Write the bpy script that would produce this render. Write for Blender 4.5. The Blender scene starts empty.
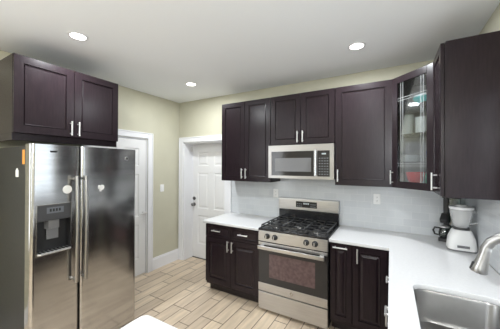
import bpy, bmesh, math, random
from mathutils import Matrix, Vector
random.seed(4)
C = bpy.context.scene.collection
S = bpy.context.scene
PI = math.pi

# ------------------------------------------------------------------ camera
cam = bpy.data.cameras.new('camera'); co = bpy.data.objects.new('camera', cam); C.objects.link(co)
cam.sensor_width = 36; cam.lens = 36*244.96/500; cam.clip_start = .02
co.matrix_world = (Matrix.Translation((3.186, -3.076, 1.619)) @ Matrix.Rotation(math.radians(29.886), 4, 'Z')
                   @ Matrix.Rotation(math.radians(90.27), 4, 'X') @ Matrix.Rotation(math.radians(.19), 4, 'Z'))
S.camera = co
# ------------------------------------------------------------------ world, light, exposure
W = bpy.data.worlds.new('world'); S.world = W; W.use_nodes = True
W.node_tree.nodes['Background'].inputs[0].default_value = (.75, .87, 1, 1)
W.node_tree.nodes['Background'].inputs[1].default_value = 1.5
vs = S.view_settings
vs.view_transform = 'Standard'; vs.look = 'None'; vs.gamma = 1; vs.use_curve_mapping = False; vs.exposure = 0.12

def area(name, loc, rot, sx, sy, power, col):
    l = bpy.data.lights.new(name, 'AREA'); l.shape = 'RECTANGLE'; l.size = sx; l.size_y = sy
    l.energy = power; l.color = col
    o = bpy.data.objects.new(name, l); C.objects.link(o); o.location = loc; o.rotation_euler = rot
    return o
# area lamps added as daylight at three windows out of view
area('window_daylight', (3.25, -6.42, 1.55), (PI/2, 0, 0), 1.0, 1.6, 14, (.90, .95, 1))
area('window_daylight', (.06, -4.35, 1.5), (0, -PI/2, 0), 1.7, 1.9, 48, (.92, .96, 1))
area('window_daylight', (3.80, -1.60, 1.62), (0, PI/2, 0), 1.0, .9, 3.3, (.92, .96, 1))   # over the sink

DOWN_W = 17
GLOBE_FILL = 75  # glow strength of the added fill pendant

# ------------------------------------------------------------------ materials
def mat(name, col, rough=.5, metal=0, **kw):
    m = bpy.data.materials.new(name); m.use_nodes = True
    b = m.node_tree.nodes['Principled BSDF']
    b.inputs['Base Color'].default_value = (*col, 1)
    b.inputs['Roughness'].default_value = rough; b.inputs['Metallic'].default_value = metal
    for k, v in kw.items():
        b.inputs[k.replace('_', ' ')].default_value = v
    return m
def nd(m, t, **inp):
    n = m.node_tree.nodes.new(t)
    for k, v in inp.items(): n.inputs[k].default_value = v
    return n
def noise_mix(m, c1, c2, scale, vec=(1, 1, 1), rough_to=None, detail=4, bump=0, spread=(.35, .65)):
    nt = m.node_tree; b = nt.nodes['Principled BSDF']
    tc = nt.nodes.new('ShaderNodeTexCoord'); mp = nt.nodes.new('ShaderNodeMapping')
    mp.inputs['Scale'].default_value = vec
    nt.links.new(tc.outputs['Object'], mp.inputs[0])
    n = nt.nodes.new('ShaderNodeTexNoise'); n.inputs['Scale'].default_value = scale; n.inputs['Detail'].default_value = detail
    nt.links.new(mp.outputs[0], n.inputs['Vector'])
    r = nt.nodes.new('ShaderNodeValToRGB')
    r.color_ramp.elements[0].position = spread[0]; r.color_ramp.elements[1].position = spread[1]
    r.color_ramp.elements[0].color = (*c1, 1); r.color_ramp.elements[1].color = (*c2, 1)
    nt.links.new(n.outputs['Fac'], r.inputs[0]); nt.links.new(r.outputs[0], b.inputs['Base Color'])
    if rough_to:
        mr = nt.nodes.new('ShaderNodeMapRange'); mr.inputs['To Min'].default_value = rough_to[0]; mr.inputs['To Max'].default_value = rough_to[1]
        nt.links.new(n.outputs['Fac'], mr.inputs[0]); nt.links.new(mr.outputs[0], b.inputs['Roughness'])
    if bump:
        bp = nt.nodes.new('ShaderNodeBump'); bp.inputs['Strength'].default_value = bump; bp.inputs['Distance'].default_value = .002
        nt.links.new(n.outputs['Fac'], bp.inputs['Height']); nt.links.new(bp.outputs[0], b.inputs['Normal'])
    return m
M = {}
M['wood'] = noise_mix(mat('espresso_wood', (.03, .018, .02), .32, Specular_IOR_Level=.27), (.0155, .0100, .0125), (.0205, .0130, .0158), 9, (10, 10, 1), (.23, .28))
M['wood_in'] = mat('cabinet_interior', (.46, .45, .46), .5)
M['toe'] = mat('toe_kick_wood', (.016, .010, .010), .5)
M['wall'] = noise_mix(mat('olive_tan_paint', (.5, .48, .36), .75), (.50, .48, .375), (.53, .51, .40), 3)
M['ceil'] = mat('ceiling_paint', (.86, .88, .905), .85)
M['white'] = mat('white_trim_paint', (.80, .80, .82), .38)
M['door'] = mat('white_door_paint', (.78, .775, .77), .42)
M['quartz'] = noise_mix(mat('white_quartz', (.85, .85, .85), .16), (.71, .71, .715), (.75, .75, .755), 60, spread=(.3, .7))
M['steel'] = noise_mix(mat('stainless_steel', (.55, .54, .53), .27, 1), (.47, .465, .46), (.52, .515, .51), 3, (1, 1, 12), (.15, .19), detail=1)
M['steel_h'] = noise_mix(mat('brushed_stainless', (.62, .60, .58), .3, 1), (.50, .495, .495), (.58, .575, .575), 5, (1, 60, 60), (.27, .34), detail=2)
M['mw_steel'] = mat('microwave_stainless', (.40, .385, .37), .32, 1)
M['dark_nickel'] = mat('dark_satin_nickel', (.20, .195, .19), .3, 1)
M['control_grey'] = mat('dispenser_control_grey', (.055, .055, .058), .3)
M['nickel'] = mat('satin_nickel', (.74, .73, .72), .3, .7)
M['sinkm'] = noise_mix(mat('sink_steel', (.5, .48, .46), .3, 1), (.27, .265, .26), (.33, .325, .32), 6, (1, 1, 1), (.28, .34))
M['handle_steel'] = mat('fridge_handle_steel', (.42, .41, .40), .33, 1)
M['black'] = mat('black_enamel', (.012, .012, .014), .22)
M['blackmat'] = mat('black_plastic', (.015, .015, .016), .45)
M['iron'] = mat('cast_iron', (.02, .02, .021), .42)
M['darkgrey'] = noise_mix(mat('fridge_side_grey', (.075, .072, .068), .5), (.013, .013, .012), (.019, .0185, .0175), 40)
M['glassblk'] = mat('black_glass', (.026, .024, .024), .09)
M['ovenwin'] = noise_mix(mat('oven_window', (.10, .06, .06), .10), (.085, .05, .05), (.13, .085, .085), 30)
M['mwwin'] = mat('microwave_screen', (.16, .16, .165), .25)
M['btn'] = mat('grey_print', (.14, .15, .17), .5)
M['display'] = mat('display_digits', (.45, .5, .52), .4)
M['greypl'] = mat('grey_plastic', (.16, .16, .165), .35)
M['whitepl'] = mat('white_plastic', (.80, .80, .79), .3)
M['paper'] = mat('white_sticker', (.85, .84, .82), .6)
M['orange'] = mat('orange_label', (.75, .32, .05), .6)
M['rubber'] = mat('dark_rubber', (.05, .05, .05), .6)
M['slot'] = mat('dark_slot', (.03, .03, .03), .6)
M['teal'] = mat('teal_glaze', (.16, .72, .72), .2)
M['ceramic'] = mat('white_ceramic', (.86, .90, .91), .2)
M['red'] = mat('red_glaze', (.80, .05, .06), .25)
M['green'] = mat('green_glaze', (.08, .38, .25), .25)
M['blue'] = mat('blue_glaze', (.12, .2, .55), .25)
M['grout'] = mat('shelf_edge', (.1, .09, .09), .4)
def glassmat(name, tint, a=.12, rough=.03):
    m = bpy.data.materials.new(name); m.use_nodes = True; nt = m.node_tree; nt.nodes.clear()
    o = nt.nodes.new('ShaderNodeOutputMaterial'); mx = nt.nodes.new('ShaderNodeMixShader')
    t = nt.nodes.new('ShaderNodeBsdfTransparent'); g = nt.nodes.new('ShaderNodeBsdfGlossy')
    f = nt.nodes.new('ShaderNodeFresnel'); f.inputs[0].default_value = 1.45
    ad = nt.nodes.new('ShaderNodeMath'); ad.operation = 'ADD'; ad.inputs[1].default_value = a
    t.inputs[0].default_value = (*tint, 1); g.inputs[1].default_value = rough
    nt.links.new(f.outputs[0], ad.inputs[0]); nt.links.new(ad.outputs[0], mx.inputs[0])
    nt.links.new(t.outputs[0], mx.inputs[1]); nt.links.new(g.outputs[0], mx.inputs[2]); nt.links.new(mx.outputs[0], o.inputs[0])
    return m
M['glass'] = glassmat('clear_glass', (.96, .98, .98), .02)
M['jarglass'] = glassmat('jar_glass', (.97, .97, .97), .22, .25)
M['jarglass'] = mat('cloudy_clear_plastic', (.88, .88, .87), .2, 0, Alpha=.30)
M['greenglass'] = glassmat('smoky_glass', (.50, .56, .53), .08, .06)
e = bpy.data.materials.new('lamp_lens'); e.use_nodes = True
eb = e.node_tree.nodes['Principled BSDF']; eb.inputs['Base Color'].default_value = (.9, .9, .9, 1)
eb.inputs['Emission Color'].default_value = (1, .97, .92, 1); eb.inputs['Emission Strength'].default_value = 9
M['lens'] = e
M['globe'] = mat('opal_globe', (.9, .9, .9), .4, Emission_Color=(.96, .98, 1, 1), Emission_Strength=GLOBE_FILL)

def brick_mat(name, axes, bw, bh, mortar, c1, c2, cm, rough, off=.5, noise=None, bump=.3, freq=2):
    m = mat(name, c1, rough); nt = m.node_tree; b = nt.nodes['Principled BSDF']
    tc = nt.nodes.new('ShaderNodeTexCoord'); sp = nt.nodes.new('ShaderNodeSeparateXYZ'); cb = nt.nodes.new('ShaderNodeCombineXYZ')
    nt.links.new(tc.outputs['Object'], sp.inputs[0])
    nt.links.new(sp.outputs[axes[0]], cb.inputs[0]); nt.links.new(sp.outputs[axes[1]], cb.inputs[1])
    br = nt.nodes.new('ShaderNodeTexBrick'); br.offset = off; br.offset_frequency = freq
    br.inputs['Scale'].default_value = 1; br.inputs['Brick Width'].default_value = bw; br.inputs['Row Height'].default_value = bh
    br.inputs['Mortar Size'].default_value = mortar; br.inputs['Mortar Smooth'].default_value = .2
    br.inputs['Color1'].default_value = (*c1, 1); br.inputs['Color2'].default_value = (*c2, 1); br.inputs['Mortar'].default_value = (*cm, 1)
    nt.links.new(cb.outputs[0], br.inputs['Vector'])
    out = br.outputs['Color']
    if noise:
        mp = nt.nodes.new('ShaderNodeMapping'); mp.inputs['Scale'].default_value = noise[0]
        nt.links.new(cb.outputs[0], mp.inputs[0])
        n = nt.nodes.new('ShaderNodeTexNoise'); n.inputs['Scale'].default_value = noise[1]; n.inputs['Detail'].default_value = 6
        nt.links.new(mp.outputs[0], n.inputs['Vector'])
        mr = nt.nodes.new('ShaderNodeMapRange'); mr.inputs['From Min'].default_value = .25; mr.inputs['From Max'].default_value = .75
        mr.inputs['To Min'].default_value = noise[2]; mr.inputs['To Max'].default_value = noise[3]
        nt.links.new(n.outputs['Fac'], mr.inputs[0])
        mx = nt.nodes.new('ShaderNodeMix'); mx.data_type = 'RGBA'; mx.blend_type = 'MULTIPLY'; mx.inputs[0].default_value = 1
        nt.links.new(out, mx.inputs[6]); nt.links.new(mr.outputs[0], mx.inputs[7]); out = mx.outputs[2]
    nt.links.new(out, b.inputs['Base Color'])
    iv = nt.nodes.new('ShaderNodeMath'); iv.operation = 'SUBTRACT'; iv.inputs[0].default_value = 1
    nt.links.new(br.outputs['Fac'], iv.inputs[1])
    bp = nt.nodes.new('ShaderNodeBump'); bp.inputs['Strength'].default_value = bump; bp.inputs['Distance'].default_value = .002
    nt.links.new(iv.outputs[0], bp.inputs['Height']); nt.links.new(bp.outputs[0], b.inputs['Normal'])
    return m
M['floor'] = brick_mat('wood_look_tile', (1, 0), .52, .142, .005, (.70, .57, .42), (.54, .43, .32), (.15, .11, .085), .38, .37,
                       ((1.2, 9, 1), 3.0, .80, 1.14), .4, 3)
M['tile_x'] = brick_mat('subway_tile_back', (0, 2), .15, .076, .002, (.60, .62, .635), (.56, .58, .60), (.66, .67, .68), .14, bump=.25)
M['tile_y'] = brick_mat('subway_tile_side', (1, 2), .15, .076, .002, (.60, .62, .635), (.56, .58, .60), (.66, .67, .68), .14, bump=.25)

# ------------------------------------------------------------------ mesh helpers
def bx(bm, x0, x1, y0, y1, z0, z1):
    x0, x1 = sorted((x0, x1)); y0, y1 = sorted((y0, y1)); z0, z1 = sorted((z0, z1))
    v = [bm.verts.new(p) for p in ((x0,y0,z0),(x1,y0,z0),(x1,y1,z0),(x0,y1,z0),(x0,y0,z1),(x1,y0,z1),(x1,y1,z1),(x0,y1,z1))]
    for f in ((0,3,2,1),(4,5,6,7),(0,1,5,4),(1,2,6,5),(2,3,7,6),(3,0,4,7)): bm.faces.new([v[i] for i in f])
    return bm
def box(*a):
    bm = bmesh.new()
    for b in (a if isinstance(a[0], (tuple, list)) else [a]): bx(bm, *b)
    return bm
def prism(bm, pts, z0, z1):
    lo = [bm.verts.new((x, y, z0)) for x, y in pts]; hi = [bm.verts.new((x, y, z1)) for x, y in pts]
    n = len(pts)
    bm.faces.new(lo[::-1]); bm.faces.new(hi)
    for i in range(n): bm.faces.new((lo[i], lo[(i+1) % n], hi[(i+1) % n], hi[i]))
    return bm
def tube(bm, pts, r, seg=10, cap=True):
    """round tube through points; r a number or a list of radii"""
    P = [Vector(p) for p in pts]; R = r if isinstance(r, (list, tuple)) else [r]*len(P)
    rings = []; up = None
    for i, p in enumerate(P):
        d = (P[min(i+1, len(P)-1)] - P[max(i-1, 0)]).normalized()
        if up is None:
            up = Vector((0, 0, 1)) if abs(d.z) < .9 else Vector((1, 0, 0))
        a = d.cross(up).normalized(); b = a.cross(d).normalized(); up = b
        rings.append([bm.verts.new(p + R[i]*(math.cos(t)*a + math.sin(t)*b)) for t in [2*PI*k/seg for k in range(seg)]])
    for A, B in zip(rings, rings[1:]):
        for k in range(seg): bm.faces.new((A[k], A[(k+1) % seg], B[(k+1) % seg], B[k]))
    if cap: bm.faces.new(rings[0][::-1]); bm.faces.new(rings[-1])
    return bm
def lathe(bm, prof, c=(0, 0, 0), seg=28, axis='Z'):
    """prof = [(r, h)...] turned about the axis"""
    rings = []
    for r, h in prof:
        ring = []
        for k in range(seg):
            t = 2*PI*k/seg; x, y = r*math.cos(t), r*math.sin(t)
            p = {'Z': (x, y, h), 'Y': (x, h, y), 'X': (h, x, y)}[axis]
            ring.append(bm.verts.new((p[0]+c[0], p[1]+c[1], p[2]+c[2])))
        rings.append(ring)
    for A, B in zip(rings, rings[1:]):
        for k in range(seg): bm.faces.new((A[k], A[(k+1) % seg], B[(k+1) % seg], B[k]))
    bm.faces.new(rings[0][::-1]); bm.faces.new(rings[-1])
    return bm
def obj(name, bm, m, parent=None, bevel=0, smooth=False, seg=2):
    bmesh.ops.recalc_face_normals(bm, faces=bm.faces)
    me = bpy.data.meshes.new(name); bm.to_mesh(me); bm.free()
    me.materials.append(M[m] if isinstance(m, str) else m)
    o = bpy.data.objects.new(name, me); C.objects.link(o); o.parent = parent
    if smooth:
        for p in me.polygons: p.use_smooth = True
        me.set_sharp_from_angle(angle=math.radians(38))
    if bevel:
        b = o.modifiers.new('bevel', 'BEVEL'); b.width = bevel; b.segments = seg; b.limit_method = 'ANGLE'
    return o
def thing(name, label, cat, loc=(0, 0, 0), rz=0, group=None):
    o = bpy.data.objects.new(name, None); C.objects.link(o); o.location = loc; o.rotation_euler = (0, 0, math.radians(rz))
    o.empty_display_size = .1
    o['label'] = label; o['category'] = cat
    if group: o['group'] = group
    return o
def tag(o, label, cat, group=None):
    o['label'] = label; o['category'] = cat
    if group: o['group'] = group
    return o
def struct(name, bm, m, parent=None, label=None, **k):
    o = obj(name, bm, m, parent, **k)
    if parent is None: o['kind'] = 'structure'
    if label: o['label'] = label
    return o
def outline_mesh(outer, holes, z0, z1, bevel=0):
    """flat slab with holes, as a mesh datablock turned into a bmesh"""
    cu = bpy.data.curves.new('tmp', 'CURVE'); cu.dimensions = '2D'; cu.fill_mode = 'BOTH'
    cu.extrude = (z1-z0)/2 - bevel; cu.bevel_depth = bevel; cu.bevel_resolution = 1; cu.offset = -bevel
    for pts in [outer]+holes:
        s = cu.splines.new('POLY'); s.points.add(len(pts)-1); s.use_cyclic_u = True
        for i, p in enumerate(pts): s.points[i].co = (p[0], p[1], 0, 1)
    t = bpy.data.objects.new('tmp', cu); C.objects.link(t); bpy.context.view_layer.update()
    me = bpy.data.meshes.new_from_object(t); bm = bmesh.new(); bm.from_mesh(me)
    bmesh.ops.translate(bm, verts=bm.verts, vec=(0, 0, (z0+z1)/2))
    bmesh.ops.remove_doubles(bm, verts=bm.verts, dist=1e-5)
    bpy.data.objects.remove(t); bpy.data.curves.remove(cu); bpy.data.meshes.remove(me)
    return bm
def rrect(x0, x1, y0, y1, r, n=6):
    pts = []
    for cx, cy, a0 in ((x1-r, y1-r, 0), (x0+r, y1-r, 90), (x0+r, y0+r, 180), (x1-r, y0+r, 270)):
        for k in range(n+1):
            a = math.radians(a0+90*k/n); pts.append((cx+r*math.cos(a), cy+r*math.sin(a)))
    return pts
def panel_bm(x0, x1, z0, z1, yf, th=.02, rail=.06, raised=False, depth=.009):
    """cabinet door front facing -y: frame, bead and sunk (or raised) field"""
    bm = bmesh.new()
    prof = [(0, th), (0, .002), (.002, 0), (rail, 0), (rail+.0008, .013), (rail+.005, .013), (rail+.008, .006), (rail+.016, depth)]
    if raised: prof += [(rail+.020, depth), (rail+.040, .002)]
    rings = []
    for ins, d in prof:
        rings.append([bm.verts.new((x, yf+d, z)) for x, z in ((x0+ins, z0+ins), (x1-ins, z0+ins), (x1-ins, z1-ins), (x0+ins, z1-ins))])
    for A, B in zip(rings, rings[1:]):
        for k in range(4): bm.faces.new((A[k], A[(k+1) % 4], B[(k+1) % 4], B[k]))
    bm.faces.new(rings[0][::-1]); bm.faces.new(rings[-1])
    return bm
def pull_bm(x, z, yf, L=.13, vert=True, out=.032, r=.0065):
    bm = bmesh.new(); h = L/2
    e0, e1 = ((x, yf-out, z-h), (x, yf-out, z+h)) if vert else ((x-h, yf-out, z), (x+h, yf-out, z))
    tube(bm, [e0, e1], r)
    for s in (-.36, .36):
        p = (x, z+s*L) if vert else (x+s*L, z)
        tube(bm, [(p[0], yf+.0005, p[1]), (p[0], yf-out, p[1])], r*.8, 8)
    return bm
def door_part(name, root, x0, x1, z0, z1, yf, pull=None, raised=False, rail=.06):
    d = obj(name, panel_bm(x0, x1, z0, z1, yf, rail=rail, raised=raised), 'wood', root)
    if pull:
        h = obj('handle', pull_bm(pull[0], pull[1], yf, vert=pull[2], L=pull[3] if len(pull) > 3 else .13), 'nickel', d, smooth=True); h['label'] = 'satin nickel bar handle'
    return d

# ------------------------------------------------------------------ the room
X1, YF, H = 3.81, -6.5, 2.70
struct('floor', box(-.15, X1+.15, YF-.15, .35, -.05, 0), 'floor')
struct('ceiling', box(-.15, X1+.15, YF-.15, .15, H, H+.05), 'ceil')
OX0, OX1, OT = .11, .98, 2.005          # opening of the back door
struct('wall_back', box((-.15, OX0, 0, .14, 0, H), (OX1, X1+.15, 0, .14, 0, H), (OX0, OX1, 0, .14, OT, H)), 'wall')
struct('wall_back_outer', box((-.15, OX0-.004, .14, .34, 0, H), (OX1+.004, X1+.15, .14, .34, 0, H), (OX0-.004, OX1+.004, .14, .34, OT+.004, H), (OX0-.004, OX1+.004, .30, .34, 0, OT+.004)), 'white')
D0, D1, DT = -1.46, -.645, 2.015        # opening of the door in the left wall
L0, L1 = -5.3, -3.4                     # unseen window added in the left wall for daylight
struct('wall_left', box((-.12, 0, D1, 0, 0, H), (-.12, 0, L1, D0, 0, H), (-.12, 0, D0, D1, DT, H), (-.12, 0, YF, L0, 0, H),
                        (-.12, 0, L0, L1, 0, .65), (-.12, 0, L0, L1, 2.35, H)), 'wall')
R0, R1, RZ0, RZ1 = -2.10, -1.10, 1.08, 2.16     # window over the sink
struct('wall_right', box((X1, X1+.12, YF, R0, 0, H), (X1, X1+.12, R1, 0, 0, H), (X1, X1+.12, R0, R1, 0, RZ0), (X1, X1+.12, R0, R1, RZ1, H)), 'wall')
w = struct('window_3', box((X1+.02, X1+.1, R0, R0+.05, RZ0, RZ1), (X1+.02, X1+.1, R1-.05, R1, RZ0, RZ1), (X1+.02, X1+.1, R0+.05, R1-.05, RZ0, RZ0+.05), (X1+.02, X1+.1, R0+.05, R1-.05, RZ1-.05, RZ1), (X1+.04, X1+.08, R0+.05, R1-.05, 1.6, 1.64)), 'white')
obj('pane', box(X1+.055, X1+.06, R0+.05, R1-.05, RZ0+.05, RZ1-.05), 'glass', w)
struct('wall_front', box((0, 2.7, YF-.12, YF, 0, H), (3.75, X1, YF-.12, YF, 0, H), (2.7, 3.75, YF-.12, YF, 0, .7), (2.7, 3.75, YF-.12, YF, 2.4, H)), 'wall')
for n, (a, b) in enumerate(((2.7, 3.75),)):  # unseen front window, added as a source of daylight
    w = struct('window_%d' % (n+1), box((a, a+.05, YF-.1, YF, .7, 2.4), (b-.05, b, YF-.1, YF, .7, 2.4), (a+.05, b-.05, YF-.1, YF, .7, .75), (a+.05, b-.05, YF-.1, YF, 2.35, 2.4), (a+.05, b-.05, YF-.08, YF-.04, 1.52, 1.56)), 'white')
    obj('pane', box(a+.05, b-.05, YF-.065, YF-.06, .75, 2.35), 'glass', w)
w = struct('window_2', box((-.1, 0, L0, L0+.05, .65, 2.35), (-.1, 0, L1-.05, L1, .65, 2.35), (-.1, 0, L0+.05, L1-.05, .65, .7), (-.1, 0, L0+.05, L1-.05, 2.3, 2.35), (-.08, -.04, L0+.05, L1-.05, 1.48, 1.52)), 'white')
obj('pane', box(-.065, -.06, L0+.05, L1-.05, .7, 2.3), 'glass', w)
# tiled backsplash
struct('trim_1', box((1.103, X1-.008, -.008, -.0003, .915, 1.9)), 'tile_x', label='pale grey glossy tile backsplash on the back wall')
struct('trim_2', box((X1-.008, X1-.0003, -2.95, -.0003, .915, 1.075), (X1-.008, X1-.0003, -1.095, -.0003, 1.075, 1.46), (X1-.008, X1-.0003, -2.95, -2.225, 1.075, 1.46)), 'tile_y', label='pale grey glossy tile backsplash on the right wall')
# baseboards
def baseboard(name, bm): return struct(name, bm, 'white', bevel=.003)
baseboard('baseboard_left', box((.0003, .016, -.553, -.0003, 0, .165), (.0003, .011, -.553, -.0003, .165, .188)))
baseboard('baseboard_rear_left', box((.0003, .016, -3.4, D0-.095, 0, .165)))
# back door with casing and jamb
cas = struct('trim_3', box((.018, OX0-.005, -.022, -.0003, 0, OT+.09), (OX1+.005, OX1+.122, -.022, -.0003, 0, OT+.09), (OX0-.005, OX1+.005, -.022, -.0003, OT+.005, OT+.09),
                     (.018, .036, -.03, -.022, 0, OT+.09), (OX1+.106, OX1+.122, -.03, -.022, .93, OT+.09), (.036, OX1+.106, -.03, -.022, OT+.074, OT+.09)), 'white', label='white casing around the back door', bevel=.003)
struct('trim_4', box((OX0-.004, OX0+.014, -.0003, .199, 0, OT), (OX1-.014, OX1+.004, -.0003, .199, 0, OT), (OX0+.014, OX1-.014, -.0003, .199, OT-.014, OT+.004),
                     (OX0+.014, OX0+.026, .184, .199, 0, OT-.014), (OX1-.026, OX1-.014, .184, .199, 0, OT-.014)), 'white', label='white door jamb of the back door')
def six_panel(bm, x0, x1, z0, z1, yf, th=.04):
    """moulded six panel leaf facing -y"""
    w = x1-x0; st = .115*w/.8; mid = .11*w/.8
    cols = [(x0+st, x0+w/2-mid/2), (x0+w/2+mid/2, x1-st)]
    rows = [(z0+.24, z0+.24+.50), (z0+.86, z0+.86+.62), (z0+1.60, z1-.13)]
    xs = sorted({x0, x1, *[c for p in cols for c in p]}); zs = sorted({z0, z1, *[r for p in rows for r in p]})
    hole = {(round(c[0], 5), round(r[0], 5)) for c in cols for r in rows}
    g = {}
    def v(x, y, z):
        k = (round(x, 5), round(y, 5), round(z, 5))
        if k not in g: g[k] = bm.verts.new((x, y, z))
        return g[k]
    for xa, xb in zip(xs, xs[1:]):
        for za, zb in zip(zs, zs[1:]):
            if (round(xa, 5), round(za, 5)) in hole:
                prev = [(xa, za), (xb, za), (xb, zb), (xa, zb)]; pd = 0
                for ins, d in ((.012, .010), (.03, .010), (.05, .002)):
                    cur = [(xa+ins, za+ins), (xb-ins, za+ins), (xb-ins, zb-ins), (xa+ins, zb-ins)]
                    for k in range(4):
                        bm.faces.new((v(prev[k][0], yf+pd, prev[k][1]), v(prev[(k+1) % 4][0], yf+pd, prev[(k+1) % 4][1]), v(cur[(k+1) % 4][0], yf+d, cur[(k+1) % 4][1]), v(cur[k][0], yf+d, cur[k][1])))
                    prev, pd = cur, d
                bm.faces.new([v(p[0], yf+pd, p[1]) for p in prev])
            else:
                bm.faces.new((v(xa, yf, za), v(xb, yf, za), v(xb, yf, zb), v(xa, yf, zb)))
    bx(bm, x0, x1, yf+.012, yf+th, z0, z1)
    for a, b in (((x0, z0), (x1, z0)), ((x1, z0), (x1, z1)), ((x1, z1), (x0, z1)), ((x0, z1), (x0, z0))):
        q = [bm.verts.new(p) for p in ((a[0], yf, a[1]), (b[0], yf, b[1]), (b[0], yf+.013, b[1]), (a[0], yf+.013, a[1]))]
        bm.faces.new(q)
    return bm
d2 = struct('door_2', six_panel(bmesh.new(), OX0+.017, OX1-.017, .012, OT-.018, .20), 'door')
k = obj('door_knob', lathe(bmesh.new(), [(.030, .1995), (.030, .193), (.012, .190), (.012, .165), (.026, .155), (.028, .142), (.018, .134)], (OX0+.062, 0, .935), axis='Y'), 'dark_nickel', d2, smooth=True); k['label'] = 'satin nickel door knob'
k = obj('deadbolt', lathe(bmesh.new(), [(.030, .1995), (.030, .188), (.024, .184), (.010, .182), (.010, .168), (.006, .166)], (OX0+.062, 0, 1.04), axis='Y'), 'dark_nickel', d2, smooth=True); k['label'] = 'satin nickel deadbolt'
k = obj('peephole', lathe(bmesh.new(), [(.011, .1995), (.011, .195), (.006, .193)], (.545, 0, 1.50), axis='Y', seg=16), 'nickel', d2, smooth=True)
k = obj('hinge_bracket', box((OX0+.0145, OX0+.028, .150, .183, 1.86, 1.95)), 'nickel', d2, bevel=.002)
struct('trim_5', box((OX0+.0145, OX1-.0145, .19, .30, 0, .011)), 'rubber', label='dark door threshold')
# left door, leaf facing +x : built facing -y and turned
def turned(bm, x, y, rz):
    bmesh.ops.transform(bm, matrix=Matrix.Translation((x, y, 0)) @ Matrix.Rotation(math.radians(rz), 4, 'Z'), verts=bm.verts); return bm
d1 = struct('door_1', turned(six_panel(bmesh.new(), 0, D1-D0-.03, .012, DT-.018, 0), -.012, D0+.015, 90), 'door')
b = lathe(bmesh.new(), [(.028, -.0119), (.028, -.004), (.011, 0), (.011, .04)], (0, 0, 0), axis='X')
bmesh.ops.translate(b, verts=b.verts, vec=(0, -.69, .915))
tube(b, [(.045, -.685, .915), (.048, -.73, .913), (.044, -.80, .908)], [.010, .009, .006])
k = obj('lever_handle', b, 'nickel', d1, smooth=True); k['label'] = 'satin nickel lever handle'
struct('trim_6', box((.0003, .02, D1+.004, D1+.09, 0, DT+.09), (.0003, .02, D0-.09, D0-.004, 0, DT+.09), (.0003, .02, D0-.004, D1+.004, DT+.004, DT+.09),
                     (.02, .028, D1+.074, D1+.09, 0, DT+.09), (.02, .028, D0-.09, D0-.074, 0, DT+.09), (.02, .028, D0-.074, D1+.074, DT+.074, DT+.09)), 'white', label='white casing around the left door', bevel=.003)
struct('trim_7', box((-.119, -.0003, D1-.013, D1-.0003, 0, DT), (-.119, -.0003, D0+.0003, D0+.013, 0, DT), (-.119, -.0003, D0+.013, D1-.013, DT-.013, DT-.0003)), 'white', label='white jamb of the left door')

# ------------------------------------------------------------------ cabinets (built facing -y, origin at back left bottom)
def cabinet_body(root, w, d, z0, z1, m='wood', toe=False):
    if toe:
        o = obj('body', box((0, w, -d+.001, 0, .10, z1)), m, root, bevel=.0015)
        obj('toe_kick', box(.004, w-.004, -d+.075, -.01, 0, .0995), 'toe', root)
    else:
        o = obj('body', box((0, w, -d, 0, z0, z1)), m, root, bevel=.0015)
    return o
ZB, ZT = 1.412, 2.465
G = .0015
# left double-door wall cabinet
t = thing('wall_cabinet', 'dark wood wall cabinet with two tall doors, beside the back door', 'cabinet', (1.152, -.0085, ZB))
cabinet_body(t, .745, .30, 0, ZT-ZB)
yf = -.322
door_part('door', t, .002, .370, .002, ZT-ZB-.002, yf, (.343, .105, True))
door_part('door', t, .374, .743, .002, ZT-ZB-.002, yf, (.402, .105, True))
# over the microwave
t = thing('wall_cabinet', 'short dark wood wall cabinet with two doors, directly above the microwave', 'cabinet', (1.8995, -.0085, 1.868))
cabinet_body(t, .762, .30, 0, ZT-1.868)
door_part('door', t, .002, .379, .002, ZT-1.870, yf, (.350, .088, True))
door_part('door', t, .383, .760, .002, ZT-1.870, yf, (.412, .088, True))
# tall single door
t = thing('wall_cabinet', 'dark wood wall cabinet with one wide tall door, right of the microwave', 'cabinet', (2.664, -.0085, ZB))
cabinet_body(t, .537, .30, 0, ZT-ZB)
door_part('door', t, .002, .536, .002, ZT-ZB-.002, yf, (.032, .105, True))
# over the refrigerator (faces +x)
t = thing('wall_cabinet', 'dark wood wall cabinet with two doors, above the refrigerator', 'cabinet', (.0005, -2.337, 1.875), 90)
cabinet_body(t, .858, .591, 0, .630)
obj('light_rail', box((0, .02, -.585, -.02, -.058, -.0005), (.02, .855, -.585, -.565, -.058, -.0005)), 'wood', t, bevel=.001)
door_part('door', t, .002, .427, .002, .628, -.612, (.398, .082, True), rail=.062)
door_part('door', t, .431, .856, .002, .628, -.612, (.460, .082, True), rail=.062)
# narrow right cabinet (faces -x)
t = thing('wall_cabinet', 'narrow dark wood wall cabinet on the right wall with a broad blank side panel', 'cabinet', (X1-.0085, -.6135, ZB), -90)
cabinet_body(t, .360, .298, 0, ZT-ZB)
door_part('door', t, .002, .354, .002, ZT-ZB-.002, -.320, (.21, .095, True), rail=.055)
obj('side_panel', box((.3605, .368, -.292, -.001, -.004, ZT-ZB+.002)), 'wood', t, bevel=.001)

# diagonal corner cabinet with glass door
KX = 3.2045
cc = thing('corner_cabinet', 'diagonal corner wall cabinet with a leaded glass door and dishes inside', 'cabinet', (KX, -.0085, ZB))
A = X1-.0085-KX                                  # .603 side lengths
hh = ZT-ZB
outer = [(0, 0), (0, -.30), (.302, -.602), (A, -.602), (A, 0)]
bm = bmesh.new()
prism(bm, outer, 0, .018); prism(bm, outer, hh-.018, hh)
for s in ((0, .015, -.30, 0, .018, hh-.018), (.015, A-.015, -.015, 0, .018, hh-.018), (A-.015, A, -.602, 0, .018, hh-.018), (.302, A-.015, -.602, -.587, .018, hh-.018)): bx(bm, *s)
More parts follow.
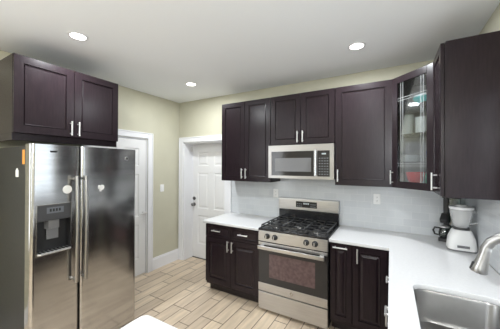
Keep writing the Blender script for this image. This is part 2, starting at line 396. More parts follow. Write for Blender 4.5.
# face frame on the diagonal
def diag(bm, s0, s1, d0, d1, z0, z1):
    """bar along the diagonal front: s along it from the left, d outwards"""
    q = math.sqrt(.5); P = lambda s, d: (0+s*q-d*q, -.30-s*q-d*q)
    prism(bm, [P(s0, d0), P(s1, d0), P(s1, d1), P(s0, d1)], z0, z1)
DW = .302*math.sqrt(2)
diag(bm, 0, .03, -.018, 0, .018, hh-.018); diag(bm, DW-.03, DW, -.018, 0, .018, hh-.018)
obj('body', bm, 'wood', cc)
inn = [(.016, -.016), (.016, -.29), (.310, -.586), (A-.016, -.586), (A-.016, -.016)]
bm = bmesh.new()
for s in ((.0155, .019, -.29, -.0155, .019, hh-.019), (.019, A-.0155, -.019, -.0155, .019, hh-.019), (A-.019, A-.0155, -.586, -.019, .019, hh-.019), (.33, A-.019, -.5865, -.583, .019, hh-.019)): bx(bm, *s)
o = obj('lining', bm, 'wood_in', cc)
shin = [(.0195, -.0195), (.0195, -.285), (.315, -.582), (A-.0195, -.582), (A-.0195, -.0195)]
SH = (.245, .505, .765)
for z in SH: obj('shelf', prism(bmesh.new(), shin, z-.007, z), 'glass', cc)['label'] = 'glass shelf'
bm = bmesh.new(); RW = .062; t0, t1 = .001, .021
a0, a1 = .006, DW-.006
diag(bm, a0, a0+RW, t0, t1, .002, hh-.002); diag(bm, a1-RW, a1, t0, t1, .002, hh-.002)
diag(bm, a0+RW, a1-RW, t0, t1, .002, .002+RW); diag(bm, a0+RW, a1-RW, t0, t1, hh-.002-RW, hh-.002)
gd = obj('door', bm, 'wood', cc, bevel=.0015)
bm = bmesh.new(); diag(bm, a0+RW, a1-RW, .009, .012, .002+RW, hh-.002-RW)
obj('glass_pane', bm, 'glass', gd)
bm = bmesh.new(); b0, b1 = a0+RW, a1-RW; z0, z1 = .002+RW, hh-.002-RW
for s in (b0+.034, b0+.056, b1-.056, b1-.034): diag(bm, s-.0011, s+.0011, .0122, .015, z0, z1)
for z in (z0+.145, z0+.168, z1-.168, z1-.145): diag(bm, b0, b1, .0122, .0152, z-.0011, z+.0011)
M['came'] = mat('lead_came', (.72, .74, .76), .3, .6)
obj('came_grid', bm, 'came', gd)
q = math.sqrt(.5)
hs = a0+.014
def dp(s, d, z): return (s*q-d*q, -.30-s*q-d*q, z)
bm = bmesh.new(); tube(bm, [dp(hs, t1+.03, .035), dp(hs, t1+.03, .165)], .0055)
for z in (.053, .147): tube(bm, [dp(hs, t1-.0005, z), dp(hs, t1+.03, z)], .0045, 8)
obj('handle', bm, 'nickel', gd, smooth=True)['label'] = 'satin nickel bar handle'

# dishes inside the corner cabinet
def bowl(name, label, cat, m, x, y, z, r, h, group=None):
    o = obj(name, lathe(bmesh.new(), [(r*.45, 0), (r*.55, h*.12), (r*.85, h*.55), (r, h), (r*.95, h), (r*.78, h*.55), (r*.45, h*.2), (.004, h*.16)]), m, smooth=True)
    o.location = (x, y, z); return tag(o, label, cat, group)
def cup(name, label, cat, m, x, y, z, r0, r1, h, group=None):
    o = obj(name, lathe(bmesh.new(), [(r0, 0), (r0+.002, .004), (r1, h), (r1-.004, h), (r0-.003, .008), (.004, .007)]), m, smooth=True)
    o.location = (x, y, z); return tag(o, label, cat, group)
zz = [ZB+.0185, ZB+SH[0]+.0005, ZB+SH[1]+.0005, ZB+SH[2]+.0005]
bowl('bowl', 'shallow teal bowl on the top shelf behind the glass door', 'bowl', 'teal', 3.475, -.36, zz[3], .115, .065)
bowl('bowl', 'white bowl nested inside the teal bowl on the top shelf', 'bowl', 'ceramic', 3.475, -.36, zz[3]+.024, .108, .06)
cup('tumbler', 'tall white tumbler at the left of the middle shelf', 'tumbler', 'ceramic', 3.315, -.26, zz[2], .052, .066, .19)
cup('tumbler', 'white tumbler at the right of the middle shelf', 'tumbler', 'ceramic', 3.435, -.345, zz[2], .048, .056, .15)
for i in range(5):
    tag_l = ['lowest plate of the stack on the shelf above the red bowl', 'second plate from the bottom of the stack on the shelf above the red bowl', 'middle plate of the stack on the shelf above the red bowl', 'second plate from the top of the stack on the shelf above the red bowl', 'topmost plate of the stack on the shelf above the red bowl'][i]
    o = obj('plate', lathe(bmesh.new(), [(.055, 0), (.06, .003), (.10, .012), (.10, .015), (.06, .008), (.004, .006)]), 'ceramic', smooth=True)
    o.location = (3.35, -.245, zz[1]+i*.0125); tag(o, 'white '+tag_l, 'plate', 'stacked plates in the corner cabinet')
cup('mug', 'blue mug at the right of the plate stack', 'mug', 'blue', 3.50, -.41, zz[1], .035, .042, .10)
bowl('bowl', 'red bowl on the bottom shelf behind the glass door', 'bowl', 'red', 3.385, -.335, zz[0], .078, .135)
cup('cup', 'small green cup right of the red bowl', 'cup', 'green', 3.485, -.43, zz[0], .030, .036, .125)
cup('cup', 'small white cup left of the red bowl', 'cup', 'ceramic', 3.262, -.24, zz[0], .030, .036, .125)

# base cabinets
def base_unit(label, loc, rz, w, d=.585, ztop=.8835):
    t = thing('base_cabinet', label, 'cabinet', loc, rz); cabinet_body(t, w, d, 0, ztop, toe=True); return t
t = base_unit('dark wood base cabinet with two drawers over two doors, left of the range', (1.106, -.0005, 0), 0, .786)
yf = -.606
door_part('drawer', t, .003, .391, .712, .868, yf, (.185, .80, False), rail=.028)
door_part('drawer', t, .395, .783, .712, .868, yf, (.577, .80, False), rail=.028)
door_part('door', t, .003, .391, .135, .706, yf, (.362, .635, True), raised=True)
door_part('door', t, .395, .783, .135, .706, yf, (.424, .635, True), raised=True)
t = base_unit('dark wood base cabinet with a narrow and a wide door, right of the range', (2.668, -.0005, 0), 0, .515)
door_part('door', t, .006, .200, .135, .868, yf, (.100, .840, False), raised=True, rail=.045)
door_part('door', t, .207, .492, .135, .868, yf, (.252, .790, True), raised=True, rail=.05)
# right run, facing -x; front face x = 3.19
def right_unit(label, y, w, doors, z_top=.8835):
    t = base_unit(label, (X1-.0005, y, 0), -90, w, .595, z_top); f = -.616
    n = doors; ww = (w-.006)/n
    for i in range(n):
        a = .003+i*ww; b = a+ww-.004
        door_part('drawer', t, a, b, .712, .868, f, ((a+b)/2, .80, False, .10), rail=.028)
        door_part('door', t, a, b, .135, .706, f, (b-.03 if i % 2 == 0 else a+.03, .63, True), raised=True)
    return t
right_unit('dark wood base cabinet in the right hand run, between the corner and the sink cabinet', -.83, .43, 1)
t = thing('base_cabinet', 'dark wood sink base cabinet under the stainless sink', 'cabinet', (X1-.0005, -1.262, 0), -90)
w = .90
obj('body', box((0, w, -.595, 0, .10, .60), (0, .018, -.595, 0, .60, .8835), (w-.018, w, -.595, 0, .60, .8835), (.018, w-.018, -.595, -.580, .60, .8835)), 'wood', t)
obj('toe_kick', box(.004, w-.004, -.52, -.01, 0, .0995), 'toe', t)
for i in range(2):
    a = .003+i*.4475; b = a+.443
    door_part('drawer', t, a, b, .712, .868, -.616, ((a+b)/2, .80, False, .10), rail=.028)
    door_part('door', t, a, b, .135, .706, -.616, (b-.03 if i == 0 else a+.03, .63, True), raised=True)
# peninsula base, doors on the kitchen side (+y)
t = thing('base_cabinet', 'dark wood peninsula base cabinet under the white worktop corner in front', 'cabinet', (3.165, -2.93, 0), 180)
cabinet_body(t, .96, .575, 0, .8835, toe=True)
for i in range(2):
    a = .003+i*.478; b = a+.474
    door_part('drawer', t, a, b, .712, .868, -.597, ((a+b)/2, .80, False), rail=.028)
    door_part('door', t, a, b, .135, .706, -.597, (b-.03 if i == 0 else a+.03, .63, True), raised=True)

# worktops
T0, T1 = .884, .914
o = obj('worktop', outline_mesh([(1.106, -.0085), (1.106, -.032), (1.086, -.032), (1.086, -.636), (1.893, -.636), (1.893, -.0085)], [], T0, T1, .003), 'quartz')
tag(o, 'short white quartz worktop left of the range', 'worktop')
def arc(cx, cy, r, a0, a1, n=6): return [(cx+r*math.cos(math.radians(a0+(a1-a0)*k/n)), cy+r*math.sin(math.radians(a0+(a1-a0)*k/n))) for k in range(n+1)]
rr = .035
outl = [(X1-.0085, -.0085), (2.667, -.0085), (2.667, -.636), (3.175, -.636), (3.175, -2.308)] + arc(2.172+rr, -2.308-rr, rr, 90, 180) + [(2.172, -2.96), (X1-.0085, -2.96)]
SX0, SX1, SY0, SY1 = 3.300, 3.700, -2.07, -1.285
o = obj('worktop', outline_mesh(outl, [rrect(SX0, SX1, SY0, SY1, .07, 8)], T0, T1, .003), 'quartz')
tag(o, 'long white quartz worktop with the sink, running from the range round to the front corner', 'worktop')

# undermount sink
sk = thing('sink', 'stainless steel undermount sink in the right hand worktop', 'sink', (3.5, -1.675, .70))
bm = bmesh.new()
rings = []
for x_in, r, z in ((-.025, .08, .183), (-.001, .07, .183), (.004, .068, .17), (.012, .068, .03), (.022, .07, .008), (.05, .06, 0.0)):
    pts = rrect(SX0+x_in-3.5, SX1-x_in-3.5, SY0+x_in+1.675, SY1-x_in+1.675, r, 8)
    rings.append([bm.verts.new((p[0], p[1], z)) for p in pts])
for A_, B_ in zip(rings, rings[1:]):
    n = len(A_)
    for k in range(n): bm.faces.new((A_[k], A_[(k+1) % n], B_[(k+1) % n], B_[k]))
bm.faces.new(rings[-1])
o = obj('basin', bm, 'sinkm', sk, smooth=True)
sd = o.modifiers.new('thick', 'SOLIDIFY'); sd.thickness = .0015; sd.offset = -1
obj('drain', lathe(bmesh.new(), [(.045, .0005), (.045, .003), (.035, .003), (.030, .001), (.006, .001), (.006, .006), (.003, .008)]), 'nickel', sk, smooth=True)

# faucet
fb = thing('faucet', 'brushed nickel pull down faucet arching over the sink', 'faucet', (3.755, -1.60, .9145))
bm = lathe(bmesh.new(), [(.030, 0), (.030, .006), (.026, .02), (.021, .04), (.020, .13)])
B = Vector((3.755, -1.60, .9145))
neck = [Vector(p) for p in ((3.755, -1.60, 1.03), (3.755, -1.60, 1.17), (3.748, -1.596, 1.235), (3.728, -1.584, 1.277), (3.695, -1.565, 1.300), (3.655, -1.543, 1.303), (3.620, -1.524, 1.290), (3.595, -1.512, 1.265), (3.580, -1.506, 1.235))]
obj('base', bm, 'nickel', fb, smooth=True)
obj('neck', tube(bmesh.new(), [p-B for p in neck], [.020]*9, 16), 'handle_steel', fb, smooth=True)
s0 = neck[-1]; s1 = Vector((3.552, -1.498, 1.112)); dd = s1-s0
sh = obj('spray_head', tube(bmesh.new(), [s0-B+dd*f for f in (-.02, .08, .15, .5, .8, .97, 1)], [.0205, .022, .022, .024, .031, .034, .032], 20), 'handle_steel', fb, smooth=True)
bn = Vector((-.85, -.1, -.25)).normalized()
c0 = s0-B+dd*.72+bn*.026
obj('spray_button', tube(bmesh.new(), [c0-dd*.16, c0-dd*.14+bn*.004, c0+dd*.12+bn*.004, c0+dd*.15], [.004, .008, .009, .004], 10), 'blackmat', sh, smooth=True)['label'] = 'black spray button'
bm = tube(bmesh.new(), [(0, -.02, .075), (0, -.045, .078), (0, -.10, .11)], [.010, .009, .006], 10)
obj('lever', bm, 'nickel', fb, smooth=True)

# ------------------------------------------------------------------ range
R = thing('range', 'stainless steel gas range with black cooktop between the base cabinets', 'range', (1.8995, -.009, 0))
w = .762
obj('body', box((.002, w-.002, -.605, 0, .03, .900)), 'blackmat', R, bevel=.002)
for x in (.05, w-.05):
    for y in (-.54, -.08):
        obj('foot', lathe(bmesh.new(), [(.016, 0), (.016, .005), (.010, .008), (.010, .0295)], (x, y, 0), 14), 'blackmat', R, smooth=True)
obj('cooktop', box((.000, w, -.636, -.055, .9005, .918), (.0, .012, -.636, -.055, .918, .924), (w-.012, w, -.636, -.055, .918, .924), (.012, w-.012, -.636, -.622, .918, .924)), 'black', R, bevel=.003)
# control panel, slightly sloped
bm = bmesh.new()
yz = [(-.6055, .785), (-.640, .785), (-.634, .898), (-.6055, .898)]
lo = [bm.verts.new((.002, y, z)) for y, z in yz]; hi = [bm.verts.new((w-.002, y, z)) for y, z in yz]
bm.faces.new(lo); bm.faces.new(hi[::-1])
for k in range(4): bm.faces.new((lo[k], lo[(k+1) % 4], hi[(k+1) % 4], hi[k]))
cp = obj('control_panel', bm, 'steel_h', R, bevel=.002); cp['label'] = 'stainless front panel holding the knobs'
for x in (.112, .203, .548, .636):
    kb = obj('knob', lathe(bmesh.new(), [(.030, -.636), (.030, -.641), (.024, -.643), (.022, -.668), (.018, -.672)], (x, 0, .845), 20, 'Y'), 'blackmat', R, smooth=True)
    obj('pointer', box((x-.003, x+.003, -.677, -.6715, .829, .863)), 'nickel', kb)
# oven door
od = obj('oven_door', box((.004, w-.004, -.635, -.606, .238, .775)), 'glassblk', R, bevel=.003)
obj('lower_trim', box((.004, w-.004, -.639, -.6353, .238, .325)), 'steel_h', od, bevel=.001)['label'] = 'stainless strip at the foot of the oven door'
obj('upper_trim', box((.004, w-.004, -.639, -.6353, .742, .775)), 'steel_h', od, bevel=.001)
obj('oven_window', box((.135, w-.125, -.6372, -.6353, .400, .655)), 'ovenwin', od, bevel=.0005)
bm = bmesh.new()
prism(bm, rrect(.02, w-.02, -.700, -.680, .009, 4), .712, .748)
for x in (.035, w-.075): bx(bm, x, x+.04, -.684, -.6395, .716, .744)
obj('oven_handle', bm, 'steel_h', od, bevel=.003)['label'] = 'wide stainless oven handle'
b = lathe(bmesh.new(), [(.020, -.6393), (.020, -.641), (.017, -.6415)], (.392, 0, .283), 20, 'Y')
bd = obj('emblem', b, 'steel', od, smooth=True)
obj('warming_drawer', box((.004, w-.004, -.636, -.6055, .038, .226)), 'steel_h', R, bevel=.003)['label'] = 'stainless bottom drawer'
# backguard
obj('backguard_base', box((.004, w-.004, -.054, 0, .9005, 1.055)), 'black', R, bevel=.003)['label'] = 'black lower part of the backguard'
bg = obj('backguard', box((.0, w, -.062, -.002, 1.0555, 1.203)), 'steel_h', R, bevel=.008, seg=3); bg['label'] = 'stainless backguard'
cl = obj('clock_panel', box((.238, .505, -.0650, -.0622, 1.095, 1.170)), 'glassblk', bg, bevel=.001)
obj('clock_digits', box((.335, .355, -.0656, -.0651, 1.135, 1.155), (.360, .380, -.0656, -.0651, 1.135, 1.155), (.387, .407, -.0656, -.0651, 1.135, 1.155)), 'display', cl)
for i in range(3):
    for j in range(2):
        for xb in (.252, .425):
            obj('button', box((xb+i*.024, xb+i*.024+.016, -.0656, -.0651, 1.105+j*.028, 1.117+j*.028)), 'btn', cl)
# burners and grates
for i, (x, y, r) in enumerate(((.15, -.19, .038), (.15, -.47, .046), (w/2, -.33, .050), (w-.15, -.19, .038), (w-.15, -.47, .046))):
    bn_ = obj('burner', lathe(bmesh.new(), [(r+.012, .9185), (r+.012, .923), (r, .926), (r, .934), (r*.8, .934)], (x, y, 0), 24), 'steel', R, smooth=True)
    obj('burner_cap', lathe(bmesh.new(), [(r*.95, .9345), (r*.95, .939), (r*.85, .943), (r*.2, .944)], (x, y, 0), 24), 'iron', bn_, smooth=True)
def grate(x0, x1, y0, y1):
    bm = bmesh.new(); g = .006; zt0, zt1 = .948, .961
    for x in (x0, x1): bx(bm, x-g, x+g, y0, y1, zt0, zt1)
    for y in (y0, y1): bx(bm, x0, x1, y-g, y+g, zt0, zt1)
    my = (y0+y1)/2; mx = (x0+x1)/2
    bx(bm, x0, x1, my-g, my+g, zt0, zt1)
    for cy in ((y0+my)/2, (y1+my)/2):
        bx(bm, x0, mx-.028, cy-g*.8, cy+g*.8, zt0, zt1); bx(bm, mx+.028, x1, cy-g*.8, cy+g*.8, zt0, zt1)
        for s in (-1, 1):
            bx(bm, mx-g*.8, mx+g*.8, cy+s*.030, cy+s*.135, zt0, zt1)
    for x in (x0, x1):
        for y in (y0, y1, my): bx(bm, x-g, x+g, y-g, y+g, .9185, zt0)
    return bm
for a, b_ in ((.025, .255), (.267, .495), (.507, w-.025)):
    obj('grate', grate(a, b_, -.60, -.075), 'iron', R, bevel=.002)

# ------------------------------------------------------------------ microwave
mw = thing('microwave', 'stainless steel microwave mounted above the range', 'microwave', (1.904, -.009, 1.468))
w, h, dp_ = .762, .390, .36
obj('body', box((.002, w-.002, -dp_, 0, .006, h)), 'blackmat', mw, bevel=.002)
fr = obj('front_frame', box((0, w, -dp_-.030, -dp_-.0005, .004, .036), (0, w, -dp_-.030, -dp_-.0005, .318, h), (0, .040, -dp_-.030, -dp_-.0005, .036, .318), (w-.042, w, -dp_-.030, -dp_-.0005, .036, .318), (.556, .588, -dp_-.030, -dp_-.0005, .036, .318)), 'mw_steel', mw)
fr['label'] = 'stainless front frame'
dw = obj('door_window', box((.040, .556, -dp_-.027, -dp_-.0005, .036, .318)), 'glassblk', mw); dw['label'] = 'black glass door window'
obj('mesh_screen', box((.085, .520, -dp_-.0285, -dp_-.0272, .085, .240)), 'mwwin', dw)
kp = obj('keypad', box((.588, w-.042, -dp_-.027, -dp_-.0005, .036, .318)), 'glassblk', mw); kp['label'] = 'black keypad panel'
obj('clock_digits', box((.635, .680, -dp_-.0280, -dp_-.0271, .275, .290)), 'display', kp)
for j in range(7):
    for i in range(4):
        obj('button', box((.604+i*.028, .604+i*.028+.016, -dp_-.0280, -dp_-.0271, .055+j*.029, .055+j*.029+.010)), 'btn', kp)
bm = bmesh.new(); prism(bm, rrect(.562, .586, -dp_-.078, -dp_-.060, .008, 4), .045, .325)
for z in (.06, .295): bx(bm, .566, .582, -dp_-.062, -dp_-.0305, z, z+.018)
obj('handle', bm, 'steel', mw, bevel=.004)['label'] = 'vertical stainless handle'
obj('vent_grille', box(*[(.03, w-.03, -dp_+.02+i*.012, -dp_+.026+i*.012, .001, .0055) for i in range(12)]), 'greypl', mw)

# ------------------------------------------------------------------ refrigerator (faces +x)
F = thing('refrigerator', 'stainless side by side refrigerator with ice and water dispenser', 'refrigerator', (.03, -2.320, 0), 90)
fw, fh = .866, 1.765
obj('case', box((.004, fw-.004, -.765, 0, .03, fh)), 'darkgrey', F, bevel=.004)['label'] = 'dark grey case of the refrigerator'
obj('kick_grille', box((.01, fw-.01, -.80, -.7655, .008, .0345), *[(.03, fw-.03, -.804, -.80, .011+i*.009, .015+i*.009) for i in range(2)]), 'greypl', F)
for x in (.06, fw-.06): obj('foot', lathe(bmesh.new(), [(.018, 0), (.018, .01), (.012, .0295)], (x, -.70, 0), 14), 'blackmat', F)
YD0, YD1 = -.772, -.862
def front_section(x0, x1, r=.028, notch=None):
    pts = [(x0, YD0)]
    pts += [(x0+r-r*math.cos(a), YD1+r-r*math.sin(a)) for a in [PI/2*k/5 for k in range(6)]]
    if notch: pts += [(notch[0], YD1), (notch[0], notch[2]), (notch[1], notch[2]), (notch[1], YD1)]
    pts += [(x1-r+r*math.sin(a), YD1+r-r*math.cos(a)) for a in [PI/2*k/5 for k in range(6)]]
    pts += [(x1, YD0)]
    return pts
def concave(bm, pts, z0, z1):
    lo = [bm.verts.new((x, y, z0)) for x, y in pts]; hi = [bm.verts.new((x, y, z1)) for x, y in pts]
    n = len(pts)
    f1 = bm.faces.new(lo[::-1]); f2 = bm.faces.new(hi)
    for i in range(n): bm.faces.new((lo[i], lo[(i+1) % n], hi[(i+1) % n], hi[i]))
    bmesh.ops.triangulate(bm, faces=[f1, f2])
DZ0, DZ1, FH = .925, 1.318, 1.778
SP = .330
bm = bmesh.new()
concave(bm, front_section(0, SP), .035, DZ0)
concave(bm, front_section(0, SP, notch=(.034, .272, -.795)), DZ0, DZ1)
concave(bm, front_section(0, SP), DZ1, FH)
fz = obj('freezer_door', bm, 'steel', F, smooth=True)
bm = bmesh.new(); concave(bm, front_section(SP+.008, fw), .035, FH)
fd = obj('fridge_door', bm, 'steel', F, smooth=True)
obj('hinge_cover', box((.01, .09, -.83, -.70, fh+.0005, fh+.012), (fw-.09, fw-.01, -.83, -.70, fh+.0005, fh+.012)), 'greypl', F) if False else None
for x, par, c in ((SP-.043, fz, 'vertical bar handle of the freezer door'), (SP+.026, fd, 'vertical bar handle of the fridge door')):
    bm = bmesh.new()
    n = 14; pts = [(x, YD1-.050-.012*math.sin(PI*k/n), .655+.875*k/n) for k in range(n+1)]
    tube(bm, pts, .0145, 12)
    for z in (.675, 1.505): tube(bm, [(x, YD1+.0005, z), (x, YD1-.052, z)], .012, 10)
    obj('handle', bm, 'handle_steel', par, smooth=True)['label'] = c
# dispenser
dsp = obj('dispenser_bezel', box((.034, .042, -.866, -.80, DZ0, DZ1), (.264, .272, -.866, -.80, DZ0, DZ1), (.042, .264, -.866, -.80, DZ1-.008, DZ1), (.042, .264, -.866, -.80, DZ0, DZ0+.010)), 'steel', fz, bevel=.002)
obj('dispenser_cavity', box((.042, .264, -.799, -.7955, DZ0+.010, DZ1-.008), (.042, .045, -.860, -.799, DZ0+.010, DZ1-.13), (.261, .264, -.860, -.799, DZ0+.010, DZ1-.13)), 'blackmat', dsp)
cpn = obj('dispenser_controls', box((.042, .264, -.864, -.800, DZ1-.130, DZ1-.008)), 'control_grey', dsp, bevel=.003)
obj('dispenser_display', box((.100, .212, -.8655, -.8641, DZ1-.075, DZ1-.028)), 'btn', cpn)
obj('display_digits', box(*[(.118+i*.020, .118+i*.020+.013, -.8662, -.8656, DZ1-.062, DZ1-.040) for i in range(4)]), 'blackmat', cpn)
bm = bmesh.new(); prism(bm, [(.105, -.80), (.120, -.845), (.190, -.845), (.205, -.80)], DZ1-.20, DZ1-.1305); bx(bm, .115, .195, -.822, -.812, DZ0+.11, DZ1-.20)
obj('dispenser_paddle', bm, 'greypl', dsp, bevel=.003)
bm = bmesh.new(); prism(bm, [(.042, -.80), (.042, -.874), (.057, -.884), (.249, -.884), (.264, -.874), (.264, -.80)], DZ0+.0105, DZ0+.022)
tr = obj('drip_tray', bm, 'nickel', dsp, bevel=.002)
obj('tray_grid', box(*[(.056+i*.026, .056+i*.026+.012, -.868, -.81, DZ0+.0222, DZ0+.0245) for i in range(8)]), 'blackmat', tr)
# badges and stickers stuck to the refrigerator
def fpos(y, z): return (.03-YD1, y, z)
o = obj('badge', box((.120, .165, YD1-.0016, YD1-.0003, 1.717, 1.731)), 'blackmat', fz); o['label'] = 'small black badge'
o = obj('emblem', lathe(bmesh.new(), [(.017, YD1-.0003), (.017, YD1-.003), (.013, YD1-.0035)], (.755, 0, 1.685), 20, 'Y'), 'nickel', fd, smooth=True)
obj('emblem_face', lathe(bmesh.new(), [(.0115, YD1-.0036), (.0115, YD1-.0042)], (.755, 0, 1.685), 20, 'Y'), 'darkgrey', o)
o = obj('round_sticker', lathe(bmesh.new(), [(.034, YD1-.0003), (.034, YD1-.0015)], (.238, 0, 1.42), 28, 'Y'), 'paper', fz); o['label'] = 'round white sticker'
bm = bmesh.new()
pts = [(.478, 1.425), (.486, 1.440), (.500, 1.434), (.512, 1.442), (.528, 1.436), (.536, 1.418), (.530, 1.398), (.515, 1.392), (.506, 1.378), (.494, 1.382), (.492, 1.404), (.480, 1.408)]
lo = [bm.verts.new((x, YD1-.0003, z)) for x, z in pts]; hi = [bm.verts.new((x, YD1-.0015, z)) for x, z in pts]
bm.faces.new(lo); bm.faces.new(hi)
for k in range(len(pts)): bm.faces.new((lo[k], lo[(k+1) % len(pts)], hi[(k+1) % len(pts)], hi[k]))
o = obj('torn_sticker', bm, 'paper', fd); o['label'] = 'torn white sticker'
o = obj('side_label', box((.0025, .0038, -.750, -.705, 1.625, 1.735)), 'orange', F); o['label'] = 'narrow orange label on the dark side'
o = obj('side_tag', box((.0025, .0038, -.632, -.575, 1.525, 1.580), (.0025, .0038, -.615, -.590, 1.580, 1.592)), 'paper', F); o['label'] = 'small white tag on the dark side'

# ------------------------------------------------------------------ small appliances in the corner
bl = thing('blender', 'white blender with a clear glass jar standing in the worktop corner', 'blender', (3.703, -.385, .9145), 0)
def sq(hw, hd, r, n=5): return rrect(-hw, hw, -hd, hd, r, n)
def loft(bm, secs, cap=True):
    rings = [[bm.verts.new((p[0], p[1], z)) for p in pts] for pts, z in secs]
    n = len(rings[0])
    for A_, B_ in zip(rings, rings[1:]):
        for k in range(n): bm.faces.new((A_[k], A_[(k+1) % n], B_[(k+1) % n], B_[k]))
    if cap: bm.faces.new(rings[0][::-1]); bm.faces.new(rings[-1])
    return bm
obj('foot_ring', loft(bmesh.new(), [(sq(.096, .075, .045), 0), (sq(.098, .076, .045), .012)]), 'greypl', bl, smooth=True)
obj('motor_base', loft(bmesh.new(), [(sq(.096, .078, .045), .0125), (sq(.096, .078, .045), .03), (sq(.088, .070, .04), .10), (sq(.066, .056, .04), .165), (sq(.060, .052, .04), .172)]), 'whitepl', bl, smooth=True)
obj('button_strip', box((-.040, .040, -.0805, -.072, .032, .052)), 'greypl', bl, bevel=.002)
obj('jar_collar', lathe(bmesh.new(), [(.052, .1725), (.054, .176), (.052, .192)], seg=24), 'rubber', bl, smooth=True)
jr = obj('jar', lathe(bmesh.new(), [(.048, .1925), (.056, .21), (.076, .30), (.080, .345), (.077, .345), (.073, .30), (.053, .212), (.006, .20)], seg=24), 'jarglass', bl, smooth=True)
bm = bmesh.new(); tube(bm, [(.074, 0, .325), (.105, 0, .322), (.112, 0, .29), (.104, 0, .235), (.062, 0, .222)], .007, 8)
obj('jar_handle', bm, 'jarglass', jr, smooth=True)
bm = bmesh.new()
for a in range(4):
    c, s = math.cos(a*PI/2+.4), math.sin(a*PI/2+.4); tube(bm, [(0, 0, .212), (c*.03, s*.03, .225)], .003, 6)
obj('blade', bm, 'nickel', jr)
obj('lid', lathe(bmesh.new(), [(.082, .3455), (.084, .350), (.084, .365), (.040, .368), (.036, .372), (.036, .378), (.030, .380)], seg=24), 'whitepl', bl, smooth=True)

cm = thing('coffee_maker', 'black coffee maker with a smoky glass water tank behind the white blender', 'coffee maker', (3.668, -.125, .9145), -20)
obj('base', loft(bmesh.new(), [(sq(.072, .085, .02), 0), (sq(.072, .085, .02), .028), (sq(.060, .075, .02), .036)]), 'blackmat', cm, smooth=True)
obj('tower', box((-.052, -.012, .020, .078, .0365, .40)), 'blackmat', cm, bevel=.006)
obj('water_tank', loft(bmesh.new(), [(rrect(-.008, .070, .000, .078, .012, 4), .0365), (rrect(-.008, .072, -.004, .080, .012, 4), .40)]), 'greenglass', cm, smooth=True)
obj('lid', box((-.056, .074, -.010, .082, .4005, .425)), 'blackmat', cm, bevel=.006, seg=3)
obj('brew_head', loft(bmesh.new(), [(rrect(-.062, -.008, -.055, .0195, .012, 4), .17), (rrect(-.066, -.004, -.060, .0195, .012, 4), .20), (rrect(-.058, -.010, -.030, .0195, .012, 4), .255)]), 'blackmat', cm, smooth=True)
jg = obj('jug', lathe(bmesh.new(), [(.036, .0365), (.044, .045), (.048, .075), (.040, .115), (.034, .125), (.031, .125), (.037, .115), (.044, .075), (.041, .048), (.004, .042)], (-.030, -.035, 0), 24), 'greenglass', cm, smooth=True)
bm = bmesh.new(); tube(bm, [(-.060, -.05, .118), (-.098, -.07, .122), (-.110, -.075, .095), (-.098, -.07, .06), (-.074, -.055, .055)], .008, 8)
obj('jug_handle', bm, 'blackmat', jg, smooth=True)
obj('jug_band', lathe(bmesh.new(), [(.0345, .1255), (.0365, .128), (.0365, .140), (.020, .146)], (-.030, -.035, 0), 20), 'nickel', jg, smooth=True)

# ------------------------------------------------------------------ outlets and switch
def plate_bm(): return loft(bmesh.new(), [(rrect(-.036, .036, -.058, .058, .006, 3), 0), (rrect(-.036, .036, -.058, .058, .006, 3), .003), (rrect(-.033, .033, -.055, .055, .006, 3), .005)])
def upright(bm): bmesh.ops.rotate(bm, verts=bm.verts, cent=(0, 0, 0), matrix=Matrix.Rotation(PI/2, 3, 'X')); return bm
for x, z, lab in ((1.83, 1.247, 'white double outlet on the tiles above the left edge of the range'), (3.053, 1.252, 'white double outlet on the tiles right of the range')):
    t = thing('wall_outlet', lab, 'outlet', (x, -.0083, z))
    obj('plate', upright(plate_bm()), 'whitepl', t)
    for s in (-.02, .02):
        so = obj('socket', upright(loft(bmesh.new(), [([(p[0], p[1]+s) for p in rrect(-.016, .016, -.014, .014, .008, 4)], .0052), ([(p[0], p[1]+s) for p in rrect(-.016, .016, -.014, .014, .008, 4)], .007)])), 'whitepl', t)
        obj('slot', box((-.008, -.0055, -.0078, -.0071, s-.002, s+.008), (.0055, .008, -.0078, -.0071, s-.002, s+.008), (-.002, .002, -.0078, -.0071, s-.010, s-.006)), 'slot', so)
t = thing('light_switch', 'white light switch on the olive wall between the two doors', 'switch', (.0003, -.367, 1.255), 90)
obj('plate', upright(plate_bm()), 'whitepl', t)
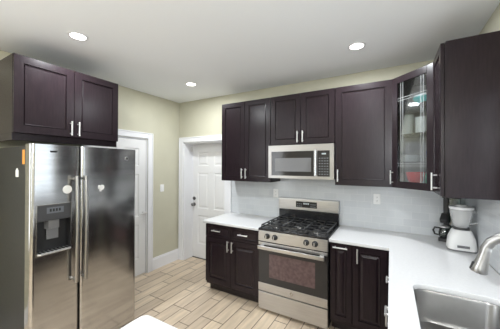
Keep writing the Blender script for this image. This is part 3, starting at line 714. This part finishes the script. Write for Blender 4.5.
obj('rocker', upright(loft(bmesh.new(), [(rrect(-.016, .016, -.033, .033, .003, 2), .0052), (rrect(-.015, .015, -.032, .032, .003, 2), .009)])), 'whitepl', t, bevel=.001)

# ------------------------------------------------------------------ recessed ceiling lights
def downlight(x, y, lab, k=1):
    t = thing('ceiling_light', lab, 'ceiling light', (x, y, H-.0005), group='recessed ceiling lights')
    obj('trim_ring', lathe(bmesh.new(), [(.076, 0), (.076, -.004), (.064, -.007), (.056, -.004), (.056, 0)], seg=32), 'white', t, smooth=True)
    obj('lens', lathe(bmesh.new(), [(.0555, -.0005), (.0555, -.004), (.045, -.006)], seg=32), 'lens', t, smooth=True)
    l = bpy.data.lights.new('lamp', 'AREA'); l.shape = 'DISK'; l.size = .12; l.energy = DOWN_W*k; l.color = (.92, .965, 1)
    o = bpy.data.objects.new('lamp', l); C.objects.link(o); o.parent = t; o.location = (0, 0, -.012)
downlight(.913, -2.02, 'round recessed ceiling light in front of the cabinet over the refrigerator')
downlight(.886, -.65, 'round recessed ceiling light near the back door')
downlight(2.92, -.69, 'round recessed ceiling light in front of the tall single door cabinet')
downlight(2.92, -2.02, 'round recessed ceiling light over the sink side, outside the picture', .28)
downlight(.95, -4.2, 'round recessed ceiling light in the far room, beside the left window')  # extra ceiling light added out of view to brighten the room
downlight(2.92, -4.2, 'round recessed ceiling light in the far room, right hand side')  # likewise added out of view for more light

# globe pendant added out of view to brighten the ceiling
pd = thing('pendant_lamp', 'white globe pendant lamp hanging in the far room behind the photographer', 'lamp', (3.42, -4.2, H-.0005))
obj('canopy', lathe(bmesh.new(), [(.06, 0), (.06, -.015), (.02, -.03)]), 'nickel', pd, smooth=True)
obj('cord', tube(bmesh.new(), [(0, 0, -.03), (0, 0, -.47)], .004, 8), 'blackmat', pd, smooth=True)
obj('globe', lathe(bmesh.new(), [(.002, -.469)]+[(.15*math.sin(PI*k/14), -.62+.15*math.cos(PI*k/14)) for k in range(1, 14)]+[(.002, -.771)]), 'globe', pd, smooth=True)
